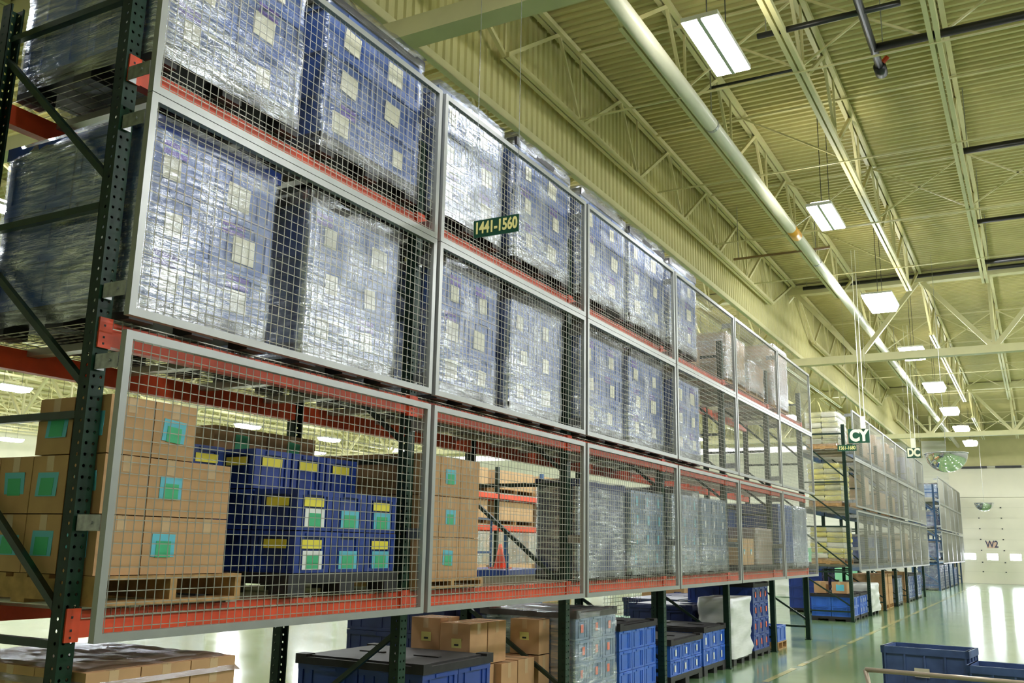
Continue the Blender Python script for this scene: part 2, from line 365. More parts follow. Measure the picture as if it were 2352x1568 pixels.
# black sprinkler pipes, and a black bar for the girder's shadow
t = thing('sprinkler_main', 'black sprinkler main with red capped end under the roof', 'pipe', (2.275, 0, 7.4))
obj('dark_tube', MB().tube((0, -2, 0), (0, 8.75, 0), .045, 12).mesh('dark_tube', K['black'], True), t)
obj('end_cap', MB().tube((0, 8.7, 0), (0, 8.9, 0), .075, 14).mesh('end_cap', K['black'], True), t)
obj('red_plug', MB().tube((.04, 8.7, .04), (.1, 8.7, .1), .03, 10).mesh('red_plug', K['red']), t)
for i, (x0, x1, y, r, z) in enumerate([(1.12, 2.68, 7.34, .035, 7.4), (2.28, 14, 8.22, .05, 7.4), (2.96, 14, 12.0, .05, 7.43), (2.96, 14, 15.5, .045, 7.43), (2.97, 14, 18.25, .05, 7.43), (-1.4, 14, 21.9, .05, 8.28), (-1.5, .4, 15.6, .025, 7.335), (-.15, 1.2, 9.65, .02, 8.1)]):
    o = thing('pipe_or_shadow_bar', ['short black branch pipe with open ends crossing over the aisle, nearest of all', 'thick black pipe teed off the capped main to the right', 'black cross pipe at the right edge, nearest of the short dark three', 'black cross pipe at the right edge, middle of the short dark three', 'black cross pipe at the right edge, farthest of the short dark three', 'long dark bar standing in for the shadow along the first girder', 'thin brown branch pipe hung below the joists by the corrugated curtain', 'thin dark rod between joists near the first lamp'][i], 'pipe', (0, y, z), 0, 'sprinkler pipes')
    obj('dark_tube', MB().tube((x0, 0, 0), (x1, 0, 0), r, 10).mesh('dark_tube', K['black'] if i != 6 else K['tape'], True), o)
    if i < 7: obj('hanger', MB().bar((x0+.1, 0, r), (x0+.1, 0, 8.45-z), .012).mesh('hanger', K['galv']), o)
# lamps ---------------------------------------------------------------------------
def lamp_set(kind):
    if kind == 0:
        body = MB().box(-.19, .19, -.62, .62, .0, .05).box(-.02, .02, -.62, .62, -.015, 0)
        lens = MB().box(-.18, -.02, -.6, .6, -.012, -.002); lens2 = MB().box(.02, .18, -.6, .6, -.012, -.002)
        ls = [lens.mesh('lens', K['lamp']), lens2.mesh('lens', K['lamp'])]
    else:
        body = MB().box(-.3, .3, -.6, .6, .05, .09)
        l = MB(); n = 0
        l.v = [(-.3, -.6, .05), (.3, -.6, .05), (.3, .6, .05), (-.3, .6, .05), (-.24, -.52, -.1), (.24, -.52, -.1), (.24, .52, -.1), (-.24, .52, -.1)]
        l.f = [(4, 7, 6, 5), (0, 4, 5, 1), (1, 5, 6, 2), (2, 6, 7, 3), (3, 7, 4, 0)]; l.m = [0]*5
        ls = [l.mesh('lens', K['lamp'])]
    up = MB().quad([(-.14, -.5, .0), (.14, -.5, .0), (.14, .5, .0), (-.14, .5, .0)])
    return body.mesh('housing', K['lampbody']), ls, MB().box(-.14, .14, -.5, .5, .1, .104).mesh('uplight', K['lampup']), \
        MB().bar((0, -.35, .1), (0, -.35, 1.75), .01).bar((0, .35, .1), (0, .35, 1.75), .01).mesh('hanging_cord', K['black'])
LS = [lamp_set(0), lamp_set(1)]
for r in range(-8, 3):
    for m in range(-1, 8):
        x, y = .98+5.87*r, 6.15+5.87*m
        if r < 0 and abs(y-4) < 0: continue
        if r == 0 and m >= 0: lb, g = ORD[m]+' glowing ceiling lamp along the aisle from the camera', 'lamps over the aisle'
        elif r < 0: lb, g = f'glowing lamp beyond the racks, {ORD[-r-1]} row leftward, {ORD[m+1]} from the near wall', 'lamps beyond the racks'
        else: lb, g = f'lamp right of the aisle, {ORD[r]} row, {ORD[m+1]} from the near wall', 'lamps on the right side'
        body, lens, up, cord = LS[0 if (m < 2 and r <= 0) else 1]
        t = thing('ceiling_lamp', lb, 'lamp', (x, y, 6.7), 0, g)
        obj('housing', body, t); obj('uplight', up, t); obj('hanging_cord', cord, t)
        for l in lens: obj('lens', l, t)
# ---------------------------------------------------------------- racks
P = 2.515; PX, PRX = -.24, -1.25
LV = [1.225, 2.525, 3.852]; LZ = [(1.104, 2.460), (2.529, 3.621), (3.625, 4.749)]
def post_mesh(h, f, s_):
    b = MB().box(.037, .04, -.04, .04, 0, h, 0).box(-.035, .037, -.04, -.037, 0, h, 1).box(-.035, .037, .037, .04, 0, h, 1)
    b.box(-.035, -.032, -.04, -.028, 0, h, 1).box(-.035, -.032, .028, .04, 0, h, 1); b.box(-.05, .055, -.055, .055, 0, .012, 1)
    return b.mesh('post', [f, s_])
def brace_mesh(zt, flip=False):
    b = MB(); xa, xb = PX-.03, PRX+.03; hz = [.22, 1.083, 2.09, 3.10, 4.21]
    for z in hz: b.bar((xa, 0, z), (xb, 0, z), .035)
    for k, (z0, z1) in enumerate(zip(hz, hz[1:])):
        a, c = (xa, z0+.13), (xb, z1-.13)
        if flip and k == 0: a, c = (xb, z0+.03), (xa, z1-.13)
        b.bar((a[0], 0, a[1]), (c[0], 0, c[1]), .032)
    return b
def wiredeck(L):
    b = MB(); x0, x1 = PRX-.0, PX+.045
    n = int(L/.0508)
    for i in range(n+1):
        y = i*L/n
        b.tube((x0, y, .012), (x1, y, .012), .0028, 3, 0, False)
        b.tube((x1, y, .012), (x1, y, -.035), .0028, 3, 0, False)
    for k in range(10): b.tube((x0+(x1-x0)*k/9, 0, .008), (x0+(x1-x0)*k/9, L, .008), .0028, 3, 0, False)
    b.tube((x1, 0, -.035), (x1, L, -.035), .0028, 3, 0, False)
    for k in range(4):
        y = L*(k+.5)/4; b.box(x0, x1-.02, y-.035, y+.035, -.035, .004)
    return b.mesh('wire_deck', K['deckw'])
def beam_mesh(L, m):
    b = MB().box(-.03, .03, 0, L, -.115, 0); b.box(.0, .034, 0, L, -.115, -.035)
    return b.mesh('beam', m)
def conn_mesh(m):
    b = MB().box(0, .008, -.035, .035, -.13, .012).box(-.03, .005, -.035, -.03, -.13, .012)
    for z in (-.02, -.075, -.105): b.box(.006, .0095, -.012, -.002, z-.01, z, 1)  # dark blocks painted in as the shade of the connector holes
    return b.mesh('beam_connector', [m, K['dark']])
def panel_meshes():
    out = []
    W = P-.045
    for z0, z1 in LZ:
        H = z1-z0; f = .038
        fr = MB().box(-.035, 0, 0, f, 0, H).box(-.035, 0, W-f, W, 0, H).box(-.035, 0, f, W-f, 0, f).box(-.035, 0, f, W-f, H-f, H)
        w = MB(); n = int((W-2*f)/.0508)+1
        for i in range(n): w.tube((-.018, f+.02+i*.0508, f), (-.018, f+.02+i*.0508, H-f), .0023, 3, 0, False)
        n = int((H-2*f)/.0508)+1
        for i in range(n): w.tube((-.022, f, f+.02+i*.0508), (-.022, W-f, f+.02+i*.0508), .0023, 3, 0, False)
        out.append((fr.mesh('panel_frame', K['frame']), w.mesh('wire_mesh', K['wire']), H))
    return out
PM = panel_meshes()
BR = MB().box(-.189, -.036, -.004, 0, -.035, .035).box(-.189, -.185, .0, .045, -.035, .035).mesh('bracket', K['galv'])
BO = MB().tube((-.09, -.002, 0), (-.09, -.012, 0), .007, 8).mesh('bolt', K['galv'])
WD = wiredeck(P-.09)
tiers = ['bottom', 'middle', 'top']
def rack(label, rname, x, y0, nb, pf, ps, pb, bm, panels=True, conn=True, flip=(), h=4.42, grp='mesh guard panels on the near rack'):
    t = thing('pallet_rack', label, 'rack', (x, y0, 0))
    pm = cached(('post', pf.name, h), lambda: post_mesh(h, pf, ps)); cm = cached(('conn', bm.name), lambda: conn_mesh(bm))
    bme = cached(('beam', bm.name), lambda: beam_mesh(P-.08, bm))
    for j in range(nb+1):
        obj('upright_post', pm, t, (PX, j*P+.035, 0)); obj('upright_post', pm, t, (PRX, j*P+.035, 0), math.pi)
        fl = j in flip
        obj('frame_brace', cached(('brace', pb.name, fl), lambda: brace_mesh(4.3, fl).mesh('frame_brace', pb)), t, (0, j*P+.035, 0))
    for j in range(nb):
        for z in LV:
            obj('beam', bme, t, (PX+.0, j*P+.075, z)); obj('beam', bme, t, (PRX, j*P+.075, z))
            obj('wire_deck', WD, t, (0, j*P+.085, z+.003))
            if conn:
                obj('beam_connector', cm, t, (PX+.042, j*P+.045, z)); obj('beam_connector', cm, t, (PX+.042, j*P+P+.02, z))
    if panels:
        for j in range(nb):
            for k, (fr, wi, H) in enumerate(PM):
                q = thing('mesh_guard_panel', f'grey framed wire mesh guard panel, {tiers[k]} tier, {ORD[j]} bay of {rname}', 'guard panel', (x, y0+j*P+.01, LZ[k][0]), 0, grp)
                obj('panel_frame', fr, q); obj('wire_mesh', wi, q)
                for z in ((.5, 1.22) if k == 0 else (.13, H-.12)):
                    bb = obj('bracket', BR, q, (0, 0, z)); obj('bolt', BO, bb)
    return t
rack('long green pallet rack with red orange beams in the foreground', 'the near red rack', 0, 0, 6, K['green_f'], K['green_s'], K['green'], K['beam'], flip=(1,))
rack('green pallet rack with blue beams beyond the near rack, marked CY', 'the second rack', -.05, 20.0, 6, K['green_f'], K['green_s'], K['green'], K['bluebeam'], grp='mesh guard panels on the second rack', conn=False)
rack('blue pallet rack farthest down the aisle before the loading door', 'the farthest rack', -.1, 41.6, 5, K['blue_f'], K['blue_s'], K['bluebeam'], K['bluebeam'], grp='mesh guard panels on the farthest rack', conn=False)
# ---------------------------------------------------------------- goods
def tote_mesh(dy, dx, h, m, style=0):
    """box container: rim band, corner posts and ribs; origin at base centre"""
    b = MB(); X, Y = dx/2-.004, dy/2-.004; t = .012
    b.box(-X+t, X-t, -Y+t, Y-t, .0, h-.03)
    b.box(-X, X, -Y, Y, h*.84, h-.03) ; b.box(-X+.004, X-.004, -Y+.004, Y-.004, h-.03, h-.022)
    b.box(-X, X, -Y, -Y+.02, h-.03, h-.004).box(-X, X, Y-.02, Y, h-.03, h-.004).box(-X, -X+.02, -Y+.02, Y-.02, h-.03, h-.004).box(X-.02, X, -Y+.02, Y-.02, h-.03, h-.004)
    b.box(-X+.003, X-.003, -Y+.003, Y-.003, 0, h*.09)
    for s in (-1, 1):
        for q in (-1, 1): b.box(min(s*X*.99, s*(X-.045)), max(s*X*.99, s*(X-.045)), min(q*Y*.99, q*(Y-.045)), max(q*Y*.99, q*(Y-.045)), h*.09, h*.84)
        for r in ((-.45, .45) if style == 0 else (-.55, .55)):
            b.box(min(s*X*.985, s*(X-.02)), max(s*X*.985, s*(X-.02)), Y*r-.009, Y*r+.009, h*.09, h*.84)
            b.box(X*r-.009, X*r+.009, min(s*Y*.985, s*(Y-.02)), max(s*Y*.985, s*(Y-.02)), h*.09, h*.84)
        b.box(min(s*X*1.0, s*(X+.008)), max(s*X*1.0, s*(X+.008)), -.07, .07, h*.86, h*.95)
        b.box(-.08, .08, min(s*Y, s*(Y+.006)), max(s*Y, s*(Y+.006)), h*.86, h*.95)
    return b.mesh('tote', m)
def tote(dy, dx, h, m, style=0): return cached(('tote', round(dy, 3), round(dx, 3), round(h, 3), m.name, style), lambda: tote_mesh(dy, dx, h, m, style))
def pallet_mesh(dy, dx, h, m, wood):
    b = MB(); X, Y = dx/2, dy/2
    if wood:
        n = 7; q = min(.018, h*.25)
        for i in range(n):
            x = -X+(dx-.1)*i/(n-1); b.box(x, x+.1, -Y, Y, h-q, h)
        for y in (-Y, -.02, Y-.04): b.box(-X, X, y, y+.04, q, h-q)
        for i in (0, 3, 6):
            x = -X+(dx-.1)*i/6; b.box(x, x+.1, -Y, Y, 0, q)
    else:
        b.box(-X, X, -Y, Y, h-.05, h); b.box(-X+.01, X-.01, -Y+.01, Y-.01, h-.06, h-.05)
        for x in (-X, -.07, X-.14):
            for y in (-Y, -.07, Y-.14): b.box(x, x+.14, y, y+.14, 0, h-.05)
    return b.mesh('pallet', m)
def pallet(dy, dx, h=.13, m=None, wood=False):
    m = m or (K['wood'] if wood else K['plastic'])
    return cached(('pal', round(dy, 2), round(dx, 2), h, m.name, wood), lambda: pallet_mesh(dy, dx, h, m, wood))
def film_mesh(dy, dx, z0, z1, m, seed, amp=.012, top=True):
    b = MB(); nz = 16; per = []
    X, Y = dx/2+.008, dy/2+.008; r = .03
    def seg(a, c, n):
        for i in range(n): per.append((a[0]+(c[0]-a[0])*i/n, a[1]+(c[1]-a[1])*i/n))
    seg((X, -Y+r), (X, Y-r), 14); seg((X, Y-r), (X-r, Y), 2); seg((X-r, Y), (-X+r, Y), 12); seg((-X+r, Y), (-X, Y-r), 2)
    seg((-X, Y-r), (-X, -Y+r), 12); seg((-X, -Y+r), (-X+r, -Y), 2); seg((-X+r, -Y), (X-r, -Y), 14); seg((X-r, -Y), (X, -Y+r), 2)
    n = len(per)
    for k in range(nz+1):
        z = z0+(z1-z0)*k/nz
        for (x, y) in per:
            q = Vector((x*2+seed*7.1, y*2, z*7)); d = amp*(.4+noise.noise(q))+amp*.5*noise.noise(q*3.1)
            s = 1+max(-.1*amp, d)/max(X, Y); 
            b.v.append((x*s, y*s, z+(.012*noise.noise(q*1.7) if k in (0, nz) else 0)))
    for k in range(nz):
        for i in range(n):
            j = (i+1) % n; b.f.append((k*n+i, k*n+j, (k+1)*n+j, (k+1)*n+i)); b.m.append(0)
    if top:
        c = len(b.v); b.v.append((0, 0, z1+.01))
        for i in range(n): b.f.append((nz*n+i, nz*n+(i+1) % n, c)); b.m.append(0)
    return b.mesh('stretch_film', m, True)
def cap_mesh(dy, dx, h, m):
    X, Y = dx/2+.012, dy/2+.012
    b = MB().box(-X, X, -Y, Y, 0, h).box(-X+.05, X-.05, -Y+.05, Y-.05, h, h+.012)
    for s in (-1, 1):
        for q in (-1, 1): b.box(min(s*X, s*(X-.1)), max(s*X, s*(X-.1)), min(q*Y, q*(Y-.1)), max(q*Y, q*(Y-.1)), h, h+.02)
    for x in (-.3, .15): b.box(x*dx, x*dx+.2*dx, -.02, .02, h+.012, h+.02)
    return b.mesh('lid', m)
LBL = MB().box(0, .002, -.055, .055, -.06, .06).mesh('paper_label', K['cream'])
LBLB = MB().box(0, .002, -.08, .08, -.07, .07).mesh('paper_label', K['cream'])
DEC = MB().box(0, .0015, -.08, .08, .012, .04).box(0, .0015, -.08, .08, -.03, -.002).mesh('decal', K['violet'])
def small(name, dy, dz, m): return cached((name, dy, dz, m.name), lambda: MB().box(0, .002, -dy/2, dy/2, -dz/2, dz/2).mesh(name, m))
def load(label, x0, x1, y0, y1, z, ny=2, nx=2, rows=3, h=.3, tm='tote', pal=.13, wood=False, film='film', cap='greycap', style=0, lab='cream', group=None, decal=.3, messy=0, seed=None, amp=.012):
    seed = seed if seed is not None else random.random()*50
    rnd = random.Random(int(seed*1000))
    dx, dy = x1-x0, y1-y0
    t = thing('wrapped_tote_pallet' if film else 'tote_pallet', label, 'pallet load', ((x0+x1)/2, (y0+y1)/2, z), 0, group)
    obj('pallet', pallet(dy, dx, pal, None, wood), t)
    me = tote(dy/ny, dx/nx, h, K[tm], style)
    for k in range(rows):
        for i in range(nx):
            for j in range(ny):
                if 0 < i < nx-1 and 0 < j < ny-1 and k < rows-1: continue
                px, py, pz = -dx/2+dx*(i+.5)/nx, -dy/2+dy*(j+.5)/ny, pal+k*h
                q = obj('tote', me, t, (px, py, pz))
                if i == nx-1 and lab:
                    fx = dx/nx/2-.013
                    if lab == 'cream':
                        o = obj('paper_label', LBL if rnd.random() < .7 else LBLB, q, (fx+.008, rnd.uniform(-.08, .02), h*.38)); o.rotation_euler = (rnd.uniform(-.12, .12), 0, 0)
                        if rnd.random() < decal: obj('decal', DEC, q, (fx+.008, rnd.uniform(-.1, .0), h*.72))
                    elif lab == 'teal': obj('paper_label', small('paper_label', .05, h*.5, K['teal']), q, (fx+.006, rnd.uniform(-.04, .04), h*.45))
                    elif lab == 'white': obj('paper_label', small('paper_label', .045, h*.42, K['white']), q, (fx+.006, rnd.uniform(-.04, .04), h*.45))
                    elif lab == 'orange': obj('paper_label', small('paper_label', .055, h*.36, K['orange']), q, (fx+.006, rnd.uniform(-.03, .03), h*.5))
    top = pal+rows*h
    if cap: obj('lid', cached(('cap', round(dy, 2), round(dx, 2), cap), lambda: cap_mesh(dy, dx, .05, K[cap])), t, (0, 0, top-.004)); top += .055
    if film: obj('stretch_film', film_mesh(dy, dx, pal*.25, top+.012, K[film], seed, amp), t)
    if messy:
        b = MB(); n = 9
        for i in range(n+1):
            for j in range(n+1):
                q = Vector((i*1.1+seed, j*1.1, seed)); b.v.append((-dx/2-.02+(dx+.04)*i/n, -dy/2-.02+(dy+.04)*j/n, top+.02+messy*abs(noise.noise(q))*2))
        for i in range(n):
            for j in range(n): a = i*(n+1)+j; b.f.append((a, a+1, a+n+2, a+n+1)); b.m.append(0)
        obj('loose_film', b.mesh('loose_film', K['film2'], True), t)
    return t
nb = 'of the near red rack'
G1 = 'wrapped blue tote pallets on the top shelf'; G2 = 'wrapped blue tote pallets on the middle shelf'
X0, X1 = -1.22, -.13
top_spec = [(.10, 1.15, 'film', 'greycap', 0, .012), (1.35, 2.40, 'filmt', 'lid', .03, .02), (2.62, 3.60, 'film2', None, .02, .02), (3.83, 4.87, 'film', 'lid', .05, .016), (5.145, 6.27, 'film', 'greycap', .05, .02), (6.41, 7.50, 'film', 'lid', .04, .016), (7.70, 8.70, 'film', 'greycap', .03, .016)]
for i, (a, c, fm, cp, ms, am) in enumerate(top_spec):
    load(f'film wrapped pallet of blue totes on the top shelf, {ORD[i]} from the camera', X0, X1, a, c, 3.872, h=.3, film=fm, cap=cp, messy=ms, group=G1, seed=11+i*3.3, amp=am, decal=.45)
mid_spec = [(.115, 1.02, 'film', 'tote2', 0), (1.30, 2.22, 'film2', 'greycap', 0), (2.74, 3.57, 'film', 'greycap', 0), (3.79, 4.75, 'film2', 'greycap', .02), (5.145, 6.19, 'film', 'greycap', 0), (6.38, 7.42, 'film', 'greycap', .02), (7.9, 8.75, 'film', None, 0)]
for i, (a, c, fm, cp, ms) in enumerate(mid_spec):
    load(f'film wrapped pallet of blue totes on the middle shelf, {ORD[i]} from the camera', X0, X1, a, c, 2.545, h=.285, film=fm, cap=cp, messy=ms, group=G2, seed=40+i*2.7, amp=.018, decal=.4)
# cartons -------------------------------------------------------------------------
def carton_mesh(dx, dy, dz, m):
    b = MB().box(-dx/2+.003, dx/2-.003, -dy/2+.003, dy/2-.003, .001, dz-.004, 0)
    b.box(-dx/2+.0, dx/2-.0, -.001, .001, dz-.006, dz-.0035, 1)
    b.box(dx/2-.0035, dx/2-.002, -.025, .025, dz*.72, dz-.004, 2).box(-.025, .025, -dy/2+.002, -dy/2+.0035, dz*.72, dz-.004, 2)
    b.box(-dx/2, dx/2, -.03, .03, dz-.0045, dz-.003, 2)
    return b.mesh('carton', [m, K['tape'], K['ctape']])
def carton(label, x0, x1, y0, y1, z0, z1, m='card', group=None, tag_=None, side=None, rz=0):
    dx, dy, dz = x1-x0, y1-y0, z1-z0
    t = tag(obj('carton', cached(('car', round(dx, 3), round(dy, 3), round(dz, 3), m), lambda: carton_mesh(dx, dy, dz, K[m])), None, ((x0+x1)/2, (y0+y1)/2, z0), rz), label, 'carton', group)
    if tag_:
        c1, c2, sc_ = tag_
        a = obj('paper_label', small('paper_label', .11*sc_, .085*sc_, K[c1]), t, (dx/2-.002, random.uniform(-.01, .02), dz*.5)); a.rotation_euler = (random.uniform(-.1, .1), 0, 0)
        if c2: obj('printed_patch', small('printed_patch', .07*sc_, .06*sc_, K[c2]), a, (.002, 0, -.018))
    if side:
        c1, c2, sc_ = side
        a = obj('paper_label', small('paper_label', .11*sc_, .085*sc_, K[c1]), t, (random.uniform(-.01, .02), -dy/2+.002, dz*.5)); a.rotation_euler = (0, random.uniform(-.1, .1), -math.pi/2)
        if c2: obj('printed_patch', small('printed_patch', .07*sc_ if c2 != 'dark' else .04, .06*sc_ if c2 != 'dark' else .014, K[c2]), a, (.002, 0, -.012))
    return t
def pal_thing(label, x0, x1, y0, y1, z, h=.13, wood=True, group=None):
    t = tag(obj('wooden_pallet' if wood else 'plastic_pallet', pallet(y1-y0, x1-x0, h, None, wood), None, ((x0+x1)/2, (y0+y1)/2, z)), label, 'pallet', group); return t
zA = LV[0]+.018
pal_thing('wooden pallet under the nearest stack of brown cartons on the bottom shelf', -1.17, -.13, .085, .97, zA)
rowsz = [1.375, 1.645, 1.918, 2.19]; lr = ['bottom', 'middle', 'top']
ys = [.085, .34, .60, .86]; xs = [-1.17, -.91, -.66, -.405, -.15]
for k in range(3):
    for j in range(3):
        for i in range(4):
            if k == 2 and (j == 2 or i < 2): continue
            if 0 < i < 3 and j == 1 and k < 2: continue
            carton(f'near stack carton, {lr[k]} row, {["left", "middle", "right"][j]} column, {["rearmost", "third deep", "second deep", "frontmost"][i]}', xs[i], xs[i+1], ys[j], ys[j+1], rowsz[k], rowsz[k+1], group='brown cartons on the nearest wooden pallet', tag_=('teal', 'lgreen', 1.25) if (i == 3 and j == 1) else None, side=('teal', 'lgreen', 1.35) if j == 0 else None)
# deep blue totes, nearest bay
pal_thing('black plastic pallet under the deep blue totes with yellow labels', -1.17, -.13, 1.33, 2.36, zA, .12, False)
pal_thing('black plastic pallet partly behind the brown cartons', -1.17, -.5, 1.02, 1.30, zA, .12, False)
def ytote(label, x, y, z, dy, dx, h, card, yel, g='deep blue totes with yellow labels', sideyel=False):
    t = tag(obj('tote', tote(dy, dx, h, K['tote2'], 1), None, (x, y, z)), label, 'tote', g)
    X = dx/2-.004
    if yel: obj('yellow_label', small('yellow_label', .17, .05, K['ylabel']), t, (X, -.01, h*.68))
    if card:
        a = obj('paper_label', small('paper_label', .17, .105, K['teal'] if card == 1 else K['white']), t, (X, 0, h*.3))
        obj('printed_patch', small('printed_patch', .11, .075, K['lgreen']), a, (.002, 0, -.01))
    if sideyel:
        a = obj('yellow_label', small('yellow_label', .17, .05, K['ylabel']), t, (.02, -dy/2+.004, h*.68)); a.rotation_euler = (0, 0, -math.pi/2)
    return t
for k in range(2):
    for j in range(3):
        for i in range(3):
            if i == 1 and j == 1: continue
            ytote(f'deep blue tote of the yellow labelled stack, {["lower", "upper"][k]} row, {["left", "middle", "right"][j]} column, {["rear", "centre", "front"][i]}', -.32-.345*(2-i), 1.38+.165+j*.325, 1.365+k*.238, .32, .34, .236, (2, 1, 1)[j] if i == 2 else 0, i == 2 and j != 1, sideyel=(j == 0 and i == 2))
for j in range(3):
    ytote(f'deep blue tote on the raised rear row, {["left", "middle", "right"][j]} of three', -.665, 1.38+.165+j*.325, 1.841, .32, .34, .236, 0, True, sideyel=j == 0)
for k in range(3):
    ytote(f'deep blue tote beside the nearest cartons, {lr[k]} of its stack', -.83, 1.18, 1.365+k*.238, .25, .34, .236, 0, True)
for k in range(2):
    for j in range(2):
        carton(f'dark brown carton behind the deep blue totes, {["lower", "upper"][k]} {["left", "right"][j]}', -1.16, -.86, 1.40+j*.48, 1.86+j*.48, 1.86+k*.19, 2.045+k*.19, group='dark cartons behind the blue totes', tag_=('lgreen', None, 1.1))
# cartons, second bay
pal_thing('wooden pallet under the brown cartons in the second bay, bottom shelf', -1.17, -.13, 2.6, 3.45, zA, .06)
ys = [2.62, 2.86, 3.13, 3.40]
for k in range(3):
    for j in range(3):
        for i in range(3):
            if i == 1 and j == 1: continue
            carton(f'brown carton in the second bay, {lr[k]} row, {["left", "middle", "right"][j]} column, {["rear", "centre", "front"][i]}', -1.15+i*.335, -.82+i*.335, ys[j], ys[j+1], 1.305+k*.283, 1.588+k*.283, group='brown cartons in the second bay', tag_=('teal', 'lgreen', 1.2) if (i == 2 and j == 1) else None)
# wrapped loads further along the bottom shelf
load('tall navy film wrapped load on the bottom shelf in the third bay', -.56, X1, 5.125, 6.22, zA, ny=2, nx=1, rows=4, h=.19, tm='navy', pal=.08, cap='navy', film='film', lab=None, seed=3.1)
load('grey blue wrapped totes with teal labels, bottom shelf, right half of the third bay', X0, X1, 6.42, 7.38, zA, ny=3, nx=2, rows=4, h=.195, tm='toteg', pal=.1, cap=None, film='film', lab='teal', seed=5.5)
load('grey blue wrapped totes, bottom shelf, left half of the fourth bay', X0, X1, 7.68, 8.63, zA, ny=3, nx=2, rows=4, h=.205, tm='toteg', pal=.1, cap='greycap', film='film2', lab='teal', seed=6.5)
load('grey blue wrapped totes, bottom shelf, right half of the fourth bay', X0, X1, 8.78, 9.82, zA, ny=3, nx=2, rows=4, h=.205, tm='toteg', pal=.1, cap=None, film='film', lab='white', seed=7.5)
load('navy totes behind a wrapped carton, bottom shelf of the fifth bay', -1.22, -.70, 10.3, 12.3, zA, ny=4, nx=1, rows=3, h=.27, tm='tote', pal=.1, cap='lid', film='filmt', lab=None, seed=8.1)
for j in range(2): carton(f'small upright carton with teal label in the fifth bay, {["left", "right"][j]} of the pair', -.5, -.2, 10.75+j*.36, 11.1+j*.36, 1.325, 1.7, 'card2', 'small cartons in the fifth bay', ('teal', 'white', .8))
pal_thing('plastic pallet under the small cartons in the fifth bay', -.67, -.13, 10.72, 12.5, zA, .08, False)
t = tag(obj('wrapped_carton', film_mesh(.9, .44, 0, .54, K['brownfilm'], 9.9, .025), None, (-.4, 12.0, 1.325)), 'brown carton under glossy film on the bottom shelf of the fifth bay', 'carton')
load('blue film wrapped load at the far end of the bottom shelf', X0, X1, 12.75, 13.75, zA, ny=2, nx=2, rows=3, h=.31, tm='tote', pal=.1, cap=None, film='filmt', lab=None, seed=9.1)
load('white film wrapped load at the far right end of the bottom shelf', X0, X1, 13.9, 14.85, zA, ny=2, nx=2, rows=3, h=.31, tm='toteg', pal=.1, cap=None, film='film2', lab=None, seed=9.7)
# cartons on the top shelf, far bays
def carton_block(label, x0, x1, y0, y1, z, rows, h, ny, nx, m='card', film='film', cut=0, group=None, wood=True, seed=1.0):
    t = thing('wrapped_carton_pallet', label, 'pallet load', ((x0+x1)/2, (y0+y1)/2, z), 0, group)
    dx, dy = x1-x0, y1-y0
    obj('pallet', pallet(dy, dx, .13, None, wood), t)
    me = cached(('car', round(dx/nx, 3), round(dy/ny, 3), round(h, 3), m), lambda: carton_mesh(dx/nx, dy/ny, h, K[m]))
    for k in range(rows):
        for i in range(nx):
            for j in range(ny):
                if 0 < i < nx-1 and 0 < j < ny-1 and k < rows-1: continue
                obj('carton', me, t, (-dx/2+dx*(i+.5)/nx, -dy/2+dy*(j+.5)/ny, .13+k*h))
    if film: obj('stretch_film', film_mesh(dy, dx, .05, .13+rows*h+.01, K[film], seed, .012), t)
    return t
carton_block('tan carton load low on the top shelf of the fourth bay', -1.17, -.5, 8.95, 10.0, 3.872, 1, .3, 2, 2, 'card2', 'filmt', seed=2.2)
carton_block('wrapped cartons on the top shelf, left half of the fifth bay', -1.17, -.2, 10.3, 11.3, 3.872, 3, .2, 2, 2, 'card2', 'film', seed=3.3)
carton_block('low wrapped cartons on the top shelf, right half of the fifth bay', -1.17, -.2, 11.5, 12.4, 3.872, 2, .2, 2, 2, 'card', 'film', seed=4.3)
carton_block('tall wrapped cartons at the end of the top shelf', -1.17, -.2, 13.1, 14.1, 3.872, 4, .24, 2, 2, 'card', 'film2', seed=5.3)
# floor level under the near rack --------------------------------------------------
t = thing('wrapped_carton_pallet', 'brown cartons under crumpled film on the floor below the nearest bay', 'pallet load', (-.66, .54, 0))
obj('pallet', pallet(.89, 1.06, .13, None, True), t)
me = carton_mesh(.35, .295, .42, K['card'])
for k in range(2):
    for i in range(3):
        for j in range(3): obj('carton', me, t, (-.35+.35*i, -.296+.296*j, .13+.42*k))
b = MB(); n = 30
for i in range(n+1):
    for j in range(n+1):
        u, v = i/n, j/n; d = max(0, .07-min(u, v, 1-u, 1-v))/.07
        q = Vector((u*2.5+v*1.5, v*9-u*5, 3)); b.v.append((-.54+1.08*u, -.46+.92*v, .974-.075*d**1.3+(1-d)*(.02*abs(noise.noise(q))+.012*noise.noise(q*2.3))))
for i in range(n):
    for j in range(n): a = i*(n+1)+j; b.f.append((a, a+1, a+n+2, a+n+1)); b.m.append(0)
obj('loose_film', b.mesh('loose_film', K['brownfilm'], True), t)
load('black lidded pallet of blue totes on the floor below the second bay', -1.40, -.28, 2.92, 3.86, 0, ny=2, nx=2, rows=2, h=.27, tm='tote2', pal=.12, cap='lid', film=None, lab=None, style=1)
for lb, a in {'leftmost brown carton with a yellow note on the floor stack, top row': (-1.15, -.86, 4.02, 4.32, .64, .945), 'brown carton with a tilted yellow note at the front left of the floor stack': (-.85, -.56, 4.0, 4.28, .60, .915), 'brown carton in the middle of the floor stack, top row': (-.85, -.56, 4.29, 4.6, .58, .915), 'brown carton with a yellow note at the right of the floor stack, top row': (-.80, -.50, 5.10, 5.315, .585, .89)}.items():
    carton(lb, *a, m='card', group='brown cartons stacked on the floor', side=('ynote', 'dark', .85) if 'note' in lb else None)
